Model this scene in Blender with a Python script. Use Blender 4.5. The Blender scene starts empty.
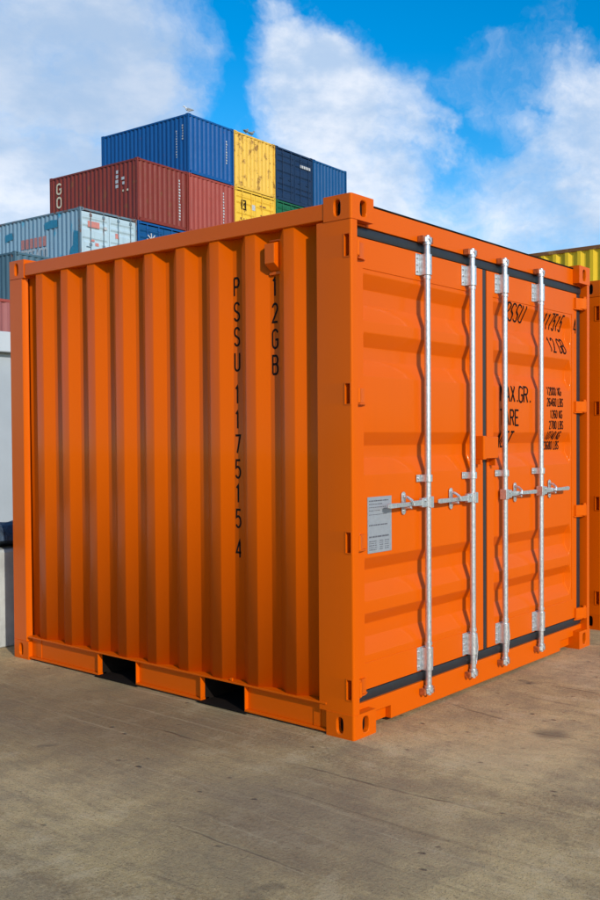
import bpy, bmesh, math, random
from mathutils import Vector, Matrix
random.seed(7)
C = bpy.context.scene.collection
PI = math.pi

# ------------------------------------------------------------------ camera
cam_d = bpy.data.cameras.new('camera'); cam = bpy.data.objects.new('camera', cam_d); C.objects.link(cam)
bpy.context.scene.camera = cam
F, CX, CY = 920.682, 464.717, 455.463
cam.location = (-3.2538, -2.9170, 1.4514)
R_ = Vector((0.57236005, -0.81999799, -0.00269766)); U_ = Vector((0.0195325, 0.01034468, 0.9997557))
FW = Vector((0.81976976, 0.57227291, -0.02193749))
R_ = FW.cross(U_).normalized(); U_ = R_.cross(FW).normalized()
cam.rotation_euler = Matrix((R_, U_, -FW)).transposed().to_euler()
cam_d.sensor_fit = 'VERTICAL'; cam_d.sensor_height = 24; cam_d.sensor_width = 36
cam_d.lens = F / 900 * 24
cam_d.shift_x = -(CX - 300) / 900; cam_d.shift_y = (CY - 450) / 900
cam_d.clip_start = 0.05; cam_d.clip_end = 3000
sc = bpy.context.scene
sc.render.resolution_x = 683; sc.render.resolution_y = 1024

# ------------------------------------------------------------------ light
SUN_AZ = math.radians(19)      # left of the door's normal
SUN_EL = math.radians(25)
sdir = Vector((-math.sin(SUN_AZ) * math.cos(SUN_EL), -math.cos(SUN_AZ) * math.cos(SUN_EL), math.sin(SUN_EL)))
sl = bpy.data.lights.new('sun', 'SUN'); sun = bpy.data.objects.new('sun', sl); C.objects.link(sun)
sl.energy = 3.4; sl.angle = math.radians(0.6); sl.color = (1, .95, .86)
sun.rotation_euler = sdir.to_track_quat('Z', 'Y').to_euler(); sun.location = sdir * 60
vs = sc.view_settings
vs.view_transform = 'Standard'; vs.look = 'None'; vs.gamma = 1; vs.use_curve_mapping = False; vs.exposure = 0.0

class NT:
    """small node-tree writer"""
    def __init__(s, nt): s.nt = nt; nt.nodes.clear()
    def n(s, t, ins=None, **kw):
        x = s.nt.nodes.new(t)
        for k, v in kw.items(): setattr(x, k, v)
        for k, v in (ins or {}).items():
            if isinstance(v, bpy.types.NodeSocket): s.nt.links.new(v, x.inputs[k])
            else: x.inputs[k].default_value = v
        return x
    def math(s, op, a, b=0.5, c=None, clamp=False):
        d = {0: a, 1: b}
        if c is not None: d[2] = c
        return s.n('ShaderNodeMath', d, operation=op, use_clamp=clamp).outputs[0]
    def mix(s, f, a, b, bt='MIX'):
        return s.n('ShaderNodeMix', {0: f, 6: a, 7: b}, data_type='RGBA', blend_type=bt).outputs[2]
    def ramp(s, f, lo, hi, a=0.0, b=1.0):
        return s.n('ShaderNodeMapRange', {0: f, 1: lo, 2: hi, 3: a, 4: b}, interpolation_type='SMOOTHSTEP').outputs[0]
    def noise(s, v, scale, detail=4, rough=.55, out=0, **kw):
        return s.n('ShaderNodeTexNoise', {'Vector': v, 'Scale': scale, 'Detail': detail, 'Roughness': rough, **kw}).outputs[out]
    def mapping(s, v, scale=(1, 1, 1), rot=(0, 0, 0), loc=(0, 0, 0)):
        return s.n('ShaderNodeMapping', {'Vector': v, 'Scale': scale, 'Rotation': rot, 'Location': loc}).outputs[0]

def world():
    w = bpy.data.worlds.new('World'); sc.world = w; w.use_nodes = True
    t = NT(w.node_tree)
    sky = t.n('ShaderNodeTexSky'); sky.sky_type = 'NISHITA'; sky.sun_disc = False
    sky.sun_elevation = SUN_EL
    sky.sun_rotation = math.atan2(sdir.x, sdir.y)
    sky.air_density = 1.0; sky.dust_density = .3; sky.ozone_density = 2.5
    co = t.n('ShaderNodeTexCoord').outputs['Generated']
    hs = t.n('ShaderNodeHueSaturation', {'Hue': 0.497, 'Saturation': 1.5, 'Value': 1.58, 'Color': sky.outputs[0]}).outputs[0]
    # warped direction so that the cloud banks get ragged outlines
    n1 = t.noise(co, 3.2, 7, .6, out=1)
    w1 = t.n('ShaderNodeVectorMath', {0: n1, 1: (.5, .5, .5)}, operation='SUBTRACT').outputs[0]
    w2 = t.n('ShaderNodeVectorMath', {0: w1, 'Scale': .26}, operation='SCALE').outputs[0]
    d = t.n('ShaderNodeVectorMath', {0: co, 1: w2}, operation='ADD').outputs[0]
    d = t.n('ShaderNodeVectorMath', {0: d}, operation='NORMALIZE').outputs[0]
    def blob(u, v, rad, amt, soft=.75):
        q = (FW + R_ * ((u - CX) / F) - U_ * ((v - CY) / F)).normalized()
        dt = t.n('ShaderNodeVectorMath', {0: d, 1: tuple(q)}, operation='DOT_PRODUCT').outputs['Value']
        return t.math('MULTIPLY', t.ramp(dt, math.cos(rad / F * 1.35), math.cos(rad / F * (1 - soft))), amt)
    banks = [(342, 100, 78, .95), (355, 180, 90, .85), (400, 120, 60, .75), (318, 50, 34, .5), (590, 150, 85, .95), (520, 200, 75, .75), (460, 215, 60, .55),
             (600, 100, 40, .55), (545, 30, 35, .3), (510, 85, 45, .45), (50, 40, 110, .85), (140, 45, 70, .5), (10, 120, 75, .55), (120, 110, 60, .45), (10, 195, 75, .95),
             (70, 200, 65, .85), (190, 60, 34, .30), (250, 165, 55, .45), (-140, 150, 160, .9), (760, 120, 130, .9), (322, 5, 24, .35)]
    tot = None
    for b in banks:
        v = blob(*b); tot = v if tot is None else t.math('MAXIMUM', tot, v)
    # scattered cloud over the rest of the sky
    sv = t.mapping(co, (1, 1, 1.6))
    gen = t.ramp(t.noise(sv, 2.1, 6, .6), .50, .72)
    vis = t.n('ShaderNodeVectorMath', {0: co, 1: tuple(FW)}, operation='DOT_PRODUCT').outputs['Value']
    gen = t.math('MULTIPLY', gen, t.ramp(vis, .80, .55))
    fine = t.noise(t.mapping(d, (1, 1, 1.3)), 7, 10, .64)
    f = t.math('ADD', tot, t.math('MULTIPLY', t.math('SUBTRACT', fine, .5), 1.5))
    f = t.ramp(f, .17, .95)
    f = t.math('MAXIMUM', f, gen, clamp=True)
    shade = t.ramp(t.noise(t.mapping(co, (1, 1, 1.8), loc=(.13, .05, 0)), 6.5, 8, .6), .36, .60)
    cl = t.mix(shade, (4.4, 5.7, 7.6, 1), (8.1, 8.4, 9.0, 1))
    # the bank over the left of the yard is thicker and greyer
    q = (FW + R_ * ((70 - CX) / F) - U_ * ((60 - CY) / F)).normalized()
    g = t.ramp(t.n('ShaderNodeVectorMath', {0: d, 1: tuple(q)}, operation='DOT_PRODUCT').outputs['Value'], math.cos(.16), math.cos(.03))
    cl = t.mix(t.math('MULTIPLY', g, .55), cl, (3.6, 4.8, 6.6, 1))
    col = t.mix(t.math('MULTIPLY', f, .93), hs, cl)
    bg = t.n('ShaderNodeBackground', {'Color': col, 'Strength': .115})
    t.n('ShaderNodeOutputWorld', {'Surface': bg.outputs[0]})
world()

# ------------------------------------------------------------------ materials
def lin(r, g, b):
    f = lambda c: (c / 255 / 12.92) if c / 255 <= .04045 else ((c / 255 + .055) / 1.055) ** 2.4
    return (f(r), f(g), f(b), 1)
MATS = {}
def newmat(name):
    m = bpy.data.materials.new(name); m.use_nodes = True; t = NT(m.node_tree); MATS[name] = m; return m, t
def finish(t, bsdf): t.n('ShaderNodeOutputMaterial', {'Surface': bsdf.outputs[0]})
def pr(t, **k):
    k = {a.replace('_', ' '): b for a, b in k.items()}
    return t.n('ShaderNodeBsdfPrincipled', k)

def paint(name, col, rough=.3, coat=.35, dirt=.12, wave=.25, rust=0.0):
    m, t = newmat(name)
    co = t.n('ShaderNodeTexCoord').outputs['Object']
    n = t.noise(co, 1.6, 5, .6); n2 = t.noise(t.mapping(co, (9, 9, .7)), 1, 5, .6)
    c = t.mix(t.math('MULTIPLY', t.ramp(n, .35, .75), dirt), col, tuple(x * .80 for x in col[:3]) + (1,))
    c = t.mix(t.math('MULTIPLY', t.ramp(n2, .52, .8), dirt * .8), c, (col[0] * .7, col[1] * .75, col[2] + .01, 1))
    sp = t.ramp(t.noise(co, 85, 3, .6), .70, .76)
    c = t.mix(t.math('MULTIPLY', sp, .35), c, tuple(x * .45 for x in col[:3]) + (1,))
    bm = t.n('ShaderNodeBump', {'Strength': wave, 'Distance': .006, 'Height': t.noise(co, 3.2, 2, .4)}).outputs[0]
    bm = t.n('ShaderNodeBump', {'Strength': .12, 'Distance': .0006, 'Height': t.noise(co, 260, 2, .5), 'Normal': bm}).outputs[0]
    rr = t.math('ADD', t.math('MULTIPLY', n, .16), rough - .06)
    b = pr(t, Base_Color=c, Roughness=rr, Normal=bm)
    b.inputs['Specular Tint'].default_value = (1, .50, .14, 1) if name == 'orange_paint' else (1, 1, 1, 1)
    b.inputs['Coat Weight'].default_value = coat; b.inputs['Coat Roughness'].default_value = .06
    b.inputs['Specular IOR Level'].default_value = .28
    finish(t, b); return m
ORANGE = paint('orange_paint', (.65, .098, .0004, 1), rough=.38, coat=.07, dirt=.10)
def weathered(name, col, rustamt=.3, fade=.35, alt=None, seed=0.0, rustcol=(.16, .055, .022, 1)):
    m, t = newmat(name)
    co = t.n('ShaderNodeTexCoord').outputs['Object']
    co = t.mapping(co, loc=(seed, seed * 1.7, seed * .6))
    n = t.noise(co, .9, 6, .6); st = t.noise(t.mapping(co, (4, 4, .35)), 1.5, 6, .65)
    pale = tuple(x * .8 + .045 for x in col[:3]) + (1,)
    dark = tuple(x * .5 for x in col[:3]) + (1,)
    c = t.mix(t.math('MULTIPLY', t.ramp(n, .4, .75), fade), col, pale)
    c = t.mix(t.math('MULTIPLY', t.ramp(st, .48, .78), .5), c, dark)
    if alt: c = t.mix(t.math('MULTIPLY', t.ramp(t.noise(t.mapping(co, (1, 1, .6)), 1.4, 5, .6), .60, .66), .85), c, alt)
    rn = t.noise(t.mapping(co, (1, 1, .8)), 2.6, 9, .72)
    c = t.mix(t.math('MULTIPLY', t.ramp(rn, .66 - rustamt * .35, .74 - rustamt * .3), .85), c, rustcol)
    bm = t.n('ShaderNodeBump', {'Strength': .4, 'Distance': .03, 'Height': t.noise(co, 1.8, 4, .5)}).outputs[0]
    b = pr(t, Base_Color=c, Roughness=t.math('ADD', t.math('MULTIPLY', rn, .3), .42), Normal=bm); b.inputs['Specular IOR Level'].default_value = .28
    finish(t, b); return m
BLUE = weathered('blue_paint', (.001, .075, .26, 1), .10, .03)
BLUE2 = weathered('dull_blue_paint', (.002, .068, .20, 1), .05, .03, seed=3)
NAVY = weathered('navy_paint', (.008, .028, .075, 1), .05, .08, seed=5)
RED1 = weathered('red_paint', (.185, .027, .018, 1), .28, .10, seed=2)
RED2 = weathered('faded_red_paint', (.30, .052, .038, 1), .16, .20, seed=7)
YEL = weathered('yellow_paint', (.72, .43, .06, 1), .36, .20, seed=4, rustcol=(.20, .085, .02, 1))
YEL2 = weathered('golden_yellow_paint', (.76, .46, .045, 1), .22, .14, seed=9)
YEL3 = weathered('bright_yellow_paint', (.80, .50, .015, 1), .10, .05, seed=11)
GREY = weathered('pale_blue_grey_paint', (.20, .32, .41, 1), .15, .35, alt=(.01, .26, .42, 1), seed=1)
GREYD = weathered('pale_grey_paint', (.40, .52, .58, 1), .12, .45, seed=12)
TEAL = weathered('dark_teal_paint', (.06, .125, .17, 1), .06, .22, seed=6)
GREEN = weathered('green_paint', (.008, .11, .05, 1), .08, .12, seed=8)
RAILR = weathered('rusty_rail_paint', (.42, .22, .06, 1), .75, .2, seed=8)

def galv():
    m, t = newmat('galvanised_steel')
    co = t.n('ShaderNodeTexCoord').outputs['Object']
    n = t.noise(t.mapping(co, (1, 1, .5)), 130, 5, .7); v = t.n('ShaderNodeTexVoronoi', {'Vector': co, 'Scale': 90}).outputs[0]
    c = t.mix(t.ramp(n, .35, .7), (.52, .54, .55, 1), (.74, .76, .77, 1))
    bm = t.n('ShaderNodeBump', {'Strength': .35, 'Distance': .001, 'Height': n}).outputs[0]
    b = pr(t, Base_Color=c, Metallic=.8, Roughness=t.math('ADD', t.math('MULTIPLY', v, .25), .27), Normal=bm)
    finish(t, b); return m
GALV = galv()
def simple(name, col, rough=.5, metal=0, ns=20, amt=.25, bump=.2, bd=.002, spec=.5):
    m, t = newmat(name)
    co = t.n('ShaderNodeTexCoord').outputs['Object']
    n = t.noise(co, ns, 6, .6)
    c = t.mix(t.ramp(n, .3, .75), col, tuple(x * (1 - amt) for x in col[:3]) + (1,))
    bm = t.n('ShaderNodeBump', {'Strength': bump, 'Distance': bd, 'Height': n}).outputs[0]
    b = pr(t, Base_Color=c, Metallic=metal, Roughness=rough, Normal=bm); b.inputs['Specular IOR Level'].default_value = spec
    finish(t, b); return m
RUBBER = simple('black_rubber', (.018, .02, .024, 1), .48, ns=40)
INK = simple('black_lettering_paint', (.008, .005, .004, 1), .8, ns=60, bump=0, spec=.15)
WHITE = simple('white_lettering_paint', (.50, .51, .52, 1), .6, ns=12, amt=.3, bump=0)
CREAM = simple('cream_lettering_paint', (.72, .60, .42, 1), .6, ns=12, amt=.3, bump=0)
PINK = simple('faded_red_marking_paint', (.55, .20, .17, 1), .6, ns=9, amt=.2, bump=0)
CYANP = simple('cyan_marking_paint', (.02, .22, .36, 1), .6, ns=9, amt=.3, bump=0)
DARKIN = simple('dark_inner_steel', (.012, .008, .006, 1), .85, spec=.1)  # near-black; also paints cavity shade into casting and fork pockets
WOOD = simple('underfloor_steel', (.03, .028, .025, 1), .7)
PLATE = simple('metal_data_plate', (.36, .38, .41, 1), .42, metal=.35, ns=70, amt=.12, bump=.1)
PLATEINK = simple('plate_ink', (.10, .10, .12, 1), .6, ns=200, amt=.5, bump=0)
CABW = simple('white_cabin_paint', (.40, .43, .45, 1), .5, ns=1.3, amt=.12, bump=.1, bd=.01)
CABF = simple('pale_cabin_trim', (.50, .53, .55, 1), .45, ns=2, amt=.1)
GLASSM = simple('dark_window_glass', (.03, .04, .05, 1), .08, ns=2, amt=.1, bump=0)
TARP = simple('dark_blue_tarpaulin', (.055, .085, .13, 1), .6, ns=16, amt=.55, bump=1, bd=.03, spec=.3)
GULLW = simple('white_feathers', (.75, .75, .74, 1), .7); GULLG = simple('grey_feathers', (.22, .24, .26, 1), .7)
BEAK = simple('yellow_beak', (.7, .4, .05, 1), .5)

def block_mat():
    m, t = newmat('barrier_concrete')
    co = t.n('ShaderNodeTexCoord').outputs['Object']
    n = t.noise(co, 3, 8, .65); s = t.noise(t.mapping(co, (6, 6, .8)), 2, 6, .6)
    c = t.mix(t.ramp(n, .35, .7), (.50, .51, .48, 1), (.34, .35, .33, 1))
    c = t.mix(t.math('MULTIPLY', t.ramp(s, .5, .75), .5), c, (.20, .20, .18, 1))
    bm = t.n('ShaderNodeBump', {'Strength': .5, 'Distance': .01, 'Height': t.noise(co, 25, 8, .7)}).outputs[0]
    finish(t, pr(t, Base_Color=c, Roughness=.85, Normal=bm)); return m
CONC = block_mat()

def ground_mat():
    m, t = newmat('worn_concrete_ground')
    co = t.n('ShaderNodeTexCoord').outputs['Object']
    wn = t.noise(co, .9, 4, .5, out=1)
    wv = t.n('ShaderNodeVectorMath', {0: t.n('ShaderNodeVectorMath', {0: wn, 1: (.5, .5, .5)}, operation='SUBTRACT').outputs[0], 'Scale': .14}, operation='SCALE').outputs[0]
    cw = t.n('ShaderNodeVectorMath', {0: co, 1: wv}, operation='ADD').outputs[0]
    A = math.radians(GANG)
    strk = t.mapping(cw, (1, 1, 1), rot=(0, 0, -A))          # x now runs along the finishing streaks
    big = t.noise(co, .42, 4, .55)
    med = t.noise(t.mapping(strk, (.55, 1.9, 1)), 1.1, 8, .68)
    stq = t.noise(t.mapping(strk, (.5, 7, 1)), 2.0, 7, .66)
    fine = t.noise(co, 60, 6, .75); grit = t.noise(co, 330, 3, .6)
    base = t.mix(t.ramp(big, .36, .64), (.35, .245, .112, 1), (.62, .465, .235, 1))
    base = t.mix(t.math('MULTIPLY', t.ramp(med, .44, .68), .75), base, (.22, .155, .082, 1))
    base = t.mix(t.math('MULTIPLY', t.ramp(t.noise(cw, .8, 6, .6, **{'W': 0} if False else {}), .55, .7), .35), base, (.38, .33, .255, 1))
    base = t.mix(t.math('MULTIPLY', t.ramp(stq, .50, .74), .35), base, (.135, .100, .066, 1))
    # grey scuffed lanes
    ln = t.noise(t.mapping(strk, (.25, 1.6, 1), loc=(3, 7, 0)), 1.3, 5, .5)
    base = t.mix(t.math('MULTIPLY', t.ramp(ln, .54, .68), .5), base, (.30, .235, .165, 1))
    mid = t.noise(t.mapping(strk, (.6, 1.3, 1)), 14, 8, .8)
    base = t.mix(t.math('MULTIPLY', t.ramp(mid, .48, .64), .45), base, (.13, .098, .064, 1))
    base = t.mix(t.math('MULTIPLY', t.ramp(fine, .40, .64), .5), base, (.62, .48, .29, 1))
    base = t.mix(t.math('MULTIPLY', t.ramp(grit, .54, .66), .6), base, (.075, .055, .036, 1))
    mot = t.noise(t.mapping(cw, loc=(2, 5, 0)), 3.2, 8, .72)
    base = t.mix(t.math('MULTIPLY', t.ramp(mot, .45, .62), .45), base, (.24, .185, .12, 1))
    base = t.mix(t.math('MULTIPLY', t.ramp(mot, .47, .36), .35), base, (.64, .52, .34, 1))
    # darker patch beside the pockets
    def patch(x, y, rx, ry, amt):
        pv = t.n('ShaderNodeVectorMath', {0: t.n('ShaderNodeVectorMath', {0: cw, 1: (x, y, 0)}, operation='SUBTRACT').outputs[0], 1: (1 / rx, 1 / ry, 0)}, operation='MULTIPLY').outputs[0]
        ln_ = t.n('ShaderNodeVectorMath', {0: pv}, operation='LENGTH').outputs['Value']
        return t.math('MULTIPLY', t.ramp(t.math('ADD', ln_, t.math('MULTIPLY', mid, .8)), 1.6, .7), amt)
    spk = t.ramp(t.noise(co, 130, 4, .75), .56, .62)
    base = t.mix(t.math('MULTIPLY', spk, .75), base, (.10, .07, .042, 1))
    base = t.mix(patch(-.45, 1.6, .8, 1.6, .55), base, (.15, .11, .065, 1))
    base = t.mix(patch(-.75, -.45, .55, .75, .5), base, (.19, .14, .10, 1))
    base = t.mix(patch(.35, -.75, .5, .35, .35), base, (.64, .50, .28, 1))
    base = t.mix(patch(.63, -.72, .09, .12, .6), base, (.07, .06, .05, 1))
    # dark scored lines and hairline cracks
    cr = t.n('ShaderNodeTexVoronoi', {'Vector': t.mapping(strk, (.10, .9, 1)), 'Scale': 1.35}, feature='DISTANCE_TO_EDGE').outputs[0]
    brk = t.ramp(t.noise(t.mapping(strk, (.6, 1.5, 1)), 1.3, 5, .6), .50, .60)
    crm = t.math('MULTIPLY', t.ramp(cr, .009, .001), brk)
    lines = t.ramp(t.noise(t.mapping(strk, (.35, 22, 1)), 1.0, 4, .55), .60, .70)
    base = t.mix(t.math('MULTIPLY', t.math('MULTIPLY', lines, t.ramp(t.noise(strk, .9, 4, .6), .42, .6)), .38), base, (.10, .072, .045, 1))
    lite = t.ramp(t.noise(t.mapping(strk, (.5, 30, 1), loc=(9, 4, 0)), 1.0, 4, .55), .58, .72)
    base = t.mix(t.math('MULTIPLY', lite, .2), base, (.66, .54, .36, 1))
    base = t.mix(t.math('MULTIPLY', crm, .35), base, (.05, .036, .026, 1))
    # pits
    pit = t.n('ShaderNodeTexVoronoi', {'Vector': t.mapping(strk, (.8, 1.6, 1)), 'Scale': 9}).outputs[0]
    pm = t.math('MULTIPLY', t.ramp(pit, .16, .05), t.ramp(t.noise(co, 3.1, 3, .5), .5, .62))
    base = t.mix(t.math('MULTIPLY', pm, .7), base, (.07, .052, .038, 1))
    # oil spots
    oil = t.ramp(t.noise(t.mapping(co, loc=(5.1, 2.2, 0)), 2.2, 3, .5), .70, .76)
    base = t.mix(t.math('MULTIPLY', oil, .55), base, (.06, .05, .045, 1))
    base = t.mix(1.0, base, (1.12, 1.06, .93, 1), 'MULTIPLY')
    h = t.math('ADD', t.math('MULTIPLY', fine, .5), t.math('MULTIPLY', stq, 1.1))
    h = t.math('SUBTRACT', h, t.math('MULTIPLY', t.math('ADD', crm, pm), .8))
    bm = t.n('ShaderNodeBump', {'Strength': .85, 'Distance': .012, 'Height': h}).outputs[0]
    bm = t.n('ShaderNodeBump', {'Strength': .7, 'Distance': .003, 'Height': grit, 'Normal': bm}).outputs[0]
    b = pr(t, Base_Color=base, Roughness=t.ramp(med, .3, .7, .78, .62), Normal=bm); b.inputs['Specular IOR Level'].default_value = .35
    finish(t, b); return m
GANG = -90
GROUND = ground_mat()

# ------------------------------------------------------------------ mesh helpers
class MB:
    def __init__(s): s.v = []; s.f = []
    def add(s, vs, fs):
        o = len(s.v); s.v += [tuple(p) for p in vs]; s.f += [tuple(o + i for i in f) for f in fs]; return s
    def box(s, x0, x1, y0, y1, z0, z1):
        return s.add([(x0, y0, z0), (x1, y0, z0), (x1, y1, z0), (x0, y1, z0), (x0, y0, z1), (x1, y0, z1), (x1, y1, z1), (x0, y1, z1)],
                     [(0, 3, 2, 1), (4, 5, 6, 7), (0, 1, 5, 4), (1, 2, 6, 5), (2, 3, 7, 6), (3, 0, 4, 7)])
    def ext(s, prof, ax, a, b, caps=True):
        """extrude a closed 2D profile along axis ax (0,1,2) from a to b"""
        def P(p, q): return {0: (q, p[0], p[1]), 1: (p[0], q, p[1]), 2: (p[0], p[1], q)}[ax]
        n = len(prof); vs_ = [P(p, a) for p in prof] + [P(p, b) for p in prof]
        fs = [(i, (i + 1) % n, n + (i + 1) % n, n + i) for i in range(n)]
        if caps: fs += [tuple(range(n - 1, -1, -1)), tuple(range(n, 2 * n))]
        return s.add(vs_, fs)
    def tube(s, p0, p1, r0, r1=None, n=20, caps=True):
        r1 = r0 if r1 is None else r1
        p0, p1 = Vector(p0), Vector(p1); d = (p1 - p0).normalized()
        a = d.orthogonal().normalized(); b = d.cross(a)
        vs_ = [p + (a * math.cos(2 * PI * i / n) + b * math.sin(2 * PI * i / n)) * r for p, r in ((p0, r0), (p1, r1)) for i in range(n)]
        fs = [(i, (i + 1) % n, n + (i + 1) % n, n + i) for i in range(n)]
        if caps: fs += [tuple(range(n - 1, -1, -1)), tuple(range(n, 2 * n))]
        return s.add(vs_, fs)
    def path(s, pts, r, n=12):
        for a, b in zip(pts[:-1], pts[1:]): s.tube(a, b, r, n=n)
        return s
    def mir(s, fn): s.v = [fn(p) for p in s.v]; return s
    def build(s, name, mat, parent=None, bevel=0, smooth=True, loc=None, seg=2):
        me = bpy.data.meshes.new(name); me.from_pydata(s.v, [], s.f); me.validate()
        bm = bmesh.new(); bm.from_mesh(me); bmesh.ops.recalc_face_normals(bm, faces=bm.faces[:]); bm.to_mesh(me); bm.free()
        me.materials.append(mat)
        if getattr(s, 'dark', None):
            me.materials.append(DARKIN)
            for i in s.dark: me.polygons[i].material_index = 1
        if smooth:
            me.polygons.foreach_set('use_smooth', [True] * len(me.polygons)); me.set_sharp_from_angle(angle=math.radians(32))
        o = bpy.data.objects.new(name, me); C.objects.link(o)
        if parent: o.parent = parent
        if loc: o.location = loc
        if bevel:
            m = o.modifiers.new('bevel', 'BEVEL'); m.width = bevel; m.segments = seg; m.limit_method = 'ANGLE'; m.angle_limit = math.radians(40); m.harden_normals = True
        return o
def thing(name, label, cat, loc=(0, 0, 0), rz=0, group=None):
    o = bpy.data.objects.new(name, None); C.objects.link(o); o.empty_display_size = .3
    o.location = loc; o.rotation_euler = (0, 0, rz); tag(o, label, cat, group); return o
def tag(o, label, cat, group=None):
    o['label'] = label; o['category'] = cat
    if group: o['group'] = group
    return o
def copy_tree(o, parent=None, skip=()):
    c = o.copy(); C.objects.link(c)
    if parent: c.parent = parent
    for ch in KIDS.get(o.name, []) or [k for k in bpy.data.objects if k.parent == o]:
        if any(ch.name.startswith(p) for p in skip): continue
        copy_tree(ch, c, skip)
    return c
KIDS = {}

# stroke lettering --------------------------------------------------
def arc(cx, cy, rx, ry, a0, a1, n=8):
    return [(cx + rx * math.cos(math.radians(a0 + (a1 - a0) * i / n)), cy + ry * math.sin(math.radians(a0 + (a1 - a0) * i / n))) for i in range(n + 1)]
G = {
 'P': [[(0, 0), (0, 1)], [(0, 1), (.6, 1)] + arc(.6, .75, .4, .25, 80, -80, 6) + [(.6, .5), (0, .5)]],
 'S': [arc(.5, .80, .5, .20, 10, 180, 8) + [(0, .7)] + [(.12, .58), (.88, .40)] + [(1, .28)] + arc(.5, .20, .5, .20, 0, -170, 8)],
 'U': [[(0, 1), (0, .22)] + arc(.5, .22, .5, .22, 190, 350, 8) + [(1, .22), (1, 1)]],
 '1': [[(.15, .82), (.5, 1), (.5, 0)]],
 '7': [[(0, 1), (1, 1), (.35, 0)]],
 '5': [[(.95, 1), (.12, 1), (.05, .56), (.35, .63)] + arc(.45, .31, .52, .31, 75, -150, 10)],
 '4': [[(.75, 0), (.75, 1), (0, .28), (1, .28)]],
 '2': [arc(.5, .76, .48, .24, 170, -30, 9) + [(.0, 0), (1, 0)]],
 '0': [arc(.5, .72, .5, .28, 0, 180, 8) + arc(.5, .28, .5, .28, 180, 360, 8) + [(1, .72)]],
 '3': [arc(.45, .76, .5, .24, 160, -85, 8) + arc(.45, .26, .52, .26, 85, -160, 8)],
 '6': [arc(.5, .78, .48, .22, 20, 180, 7) + [(.02, .3)] + arc(.5, .28, .48, .28, 180, 530, 12)],
 '8': [arc(.5, .75, .43, .25, -80, 280, 12), arc(.5, .26, .5, .26, -90, 270, 12)],
 'G': [arc(.5, .78, .5, .22, 15, 180, 8) + arc(.5, .22, .5, .22, 180, 360, 8) + [(1, .46), (.55, .46)]],
 'B': [[(0, 0), (0, 1), (.6, 1)] + arc(.6, .77, .36, .23, 80, -80, 6) + [(.6, .54), (.05, .54)], [(.6, .54)] + arc(.6, .27, .4, .27, 80, -80, 6) + [(.6, 0), (0, 0)]],
 'M': [[(0, 0), (0, 1), (.5, .35), (1, 1), (1, 0)]], 'N': [[(0, 0), (0, 1), (1, 0), (1, 1)]],
 'A': [[(0, 0), (.5, 1), (1, 0)], [(.2, .3), (.8, .3)]],
 'X': [[(0, 0), (1, 1)], [(0, 1), (1, 0)]],
 'R': [[(0, 0), (0, 1), (.6, 1)] + arc(.6, .76, .4, .24, 80, -80, 6) + [(.6, .52), (.05, .52)], [(.55, .50), (1, 0)]],
 'T': [[(0, 1), (1, 1)], [(.5, .96), (.5, 0)]],
 'E': [[(1, 1), (0, 1), (0, 0), (1, 0)], [(.06, .52), (.8, .52)]],
 'K': [[(0, 0), (0, 1)], [(.04, .42), (1, 1)], [(.3, .60), (1, 0)]],
 'L': [[(0, 1), (0, 0), (1, 0)]], 'C': [arc(.5, .75, .5, .25, 15, 180, 8) + arc(.5, .25, .5, .25, 180, 345, 8)],
 'O': [arc(.5, .72, .5, .28, 0, 180, 8) + arc(.5, .28, .5, .28, 180, 360, 8) + [(1, .72)]],
 'D': [[(0, 0), (0, 1), (.5, 1)] + arc(.5, .7, .5, .3, 80, 0, 5) + arc(.5, .3, .5, .3, 0, -80, 5) + [(.5, 0), (0, 0)]],
 '.': [[(.4, .0), (.4, .13)]], ' ': [],
}
def stroke(mb, pts, w, fn, off, step=.012):
    q = [pts[0]]
    for a, b in zip(pts[:-1], pts[1:]):
        L = math.hypot(b[0] - a[0], b[1] - a[1])
        if L < 1e-7: continue
        k = max(1, int(L / step))
        q += [(a[0] + (b[0] - a[0]) * i / k, a[1] + (b[1] - a[1]) * i / k) for i in range(1, k + 1)]
    n = len(q); L_, R2 = [], []
    for i, p in enumerate(q):
        def dr(a, b):
            l = math.hypot(b[0] - a[0], b[1] - a[1]) or 1; return ((b[0] - a[0]) / l, (b[1] - a[1]) / l)
        d0 = dr(q[i - 1], p) if i else dr(p, q[1]); d1 = dr(p, q[i + 1]) if i < n - 1 else d0
        nx, ny = -(d0[1] + d1[1]), d0[0] + d1[0]; l = math.hypot(nx, ny) or 1; nx /= l; ny /= l
        k = min(1.6, 1 / max(.35, nx * -d0[1] + ny * d0[0])) * w / 2
        L_.append((p[0] + nx * k, p[1] + ny * k)); R2.append((p[0] - nx * k, p[1] - ny * k))
    mb.add([fn(a[0], a[1], off) for a in L_] + [fn(a[0], a[1], off) for a in R2], [(i, i + 1, n + i + 1, n + i) for i in range(n - 1)])
def text(mb, s, x, z, w, h, gap, sw, fn, vertical=False, pitch=None):
    for ch in s:
        for k, pl in enumerate(G[ch]):
            stroke(mb, [(x + px * w, z + py * h) for px, py in pl], sw, fn, .0012 + k * .0004)
        if vertical: z -= pitch
        else: x += (w if ch not in '. ' else w * .45) + gap

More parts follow.
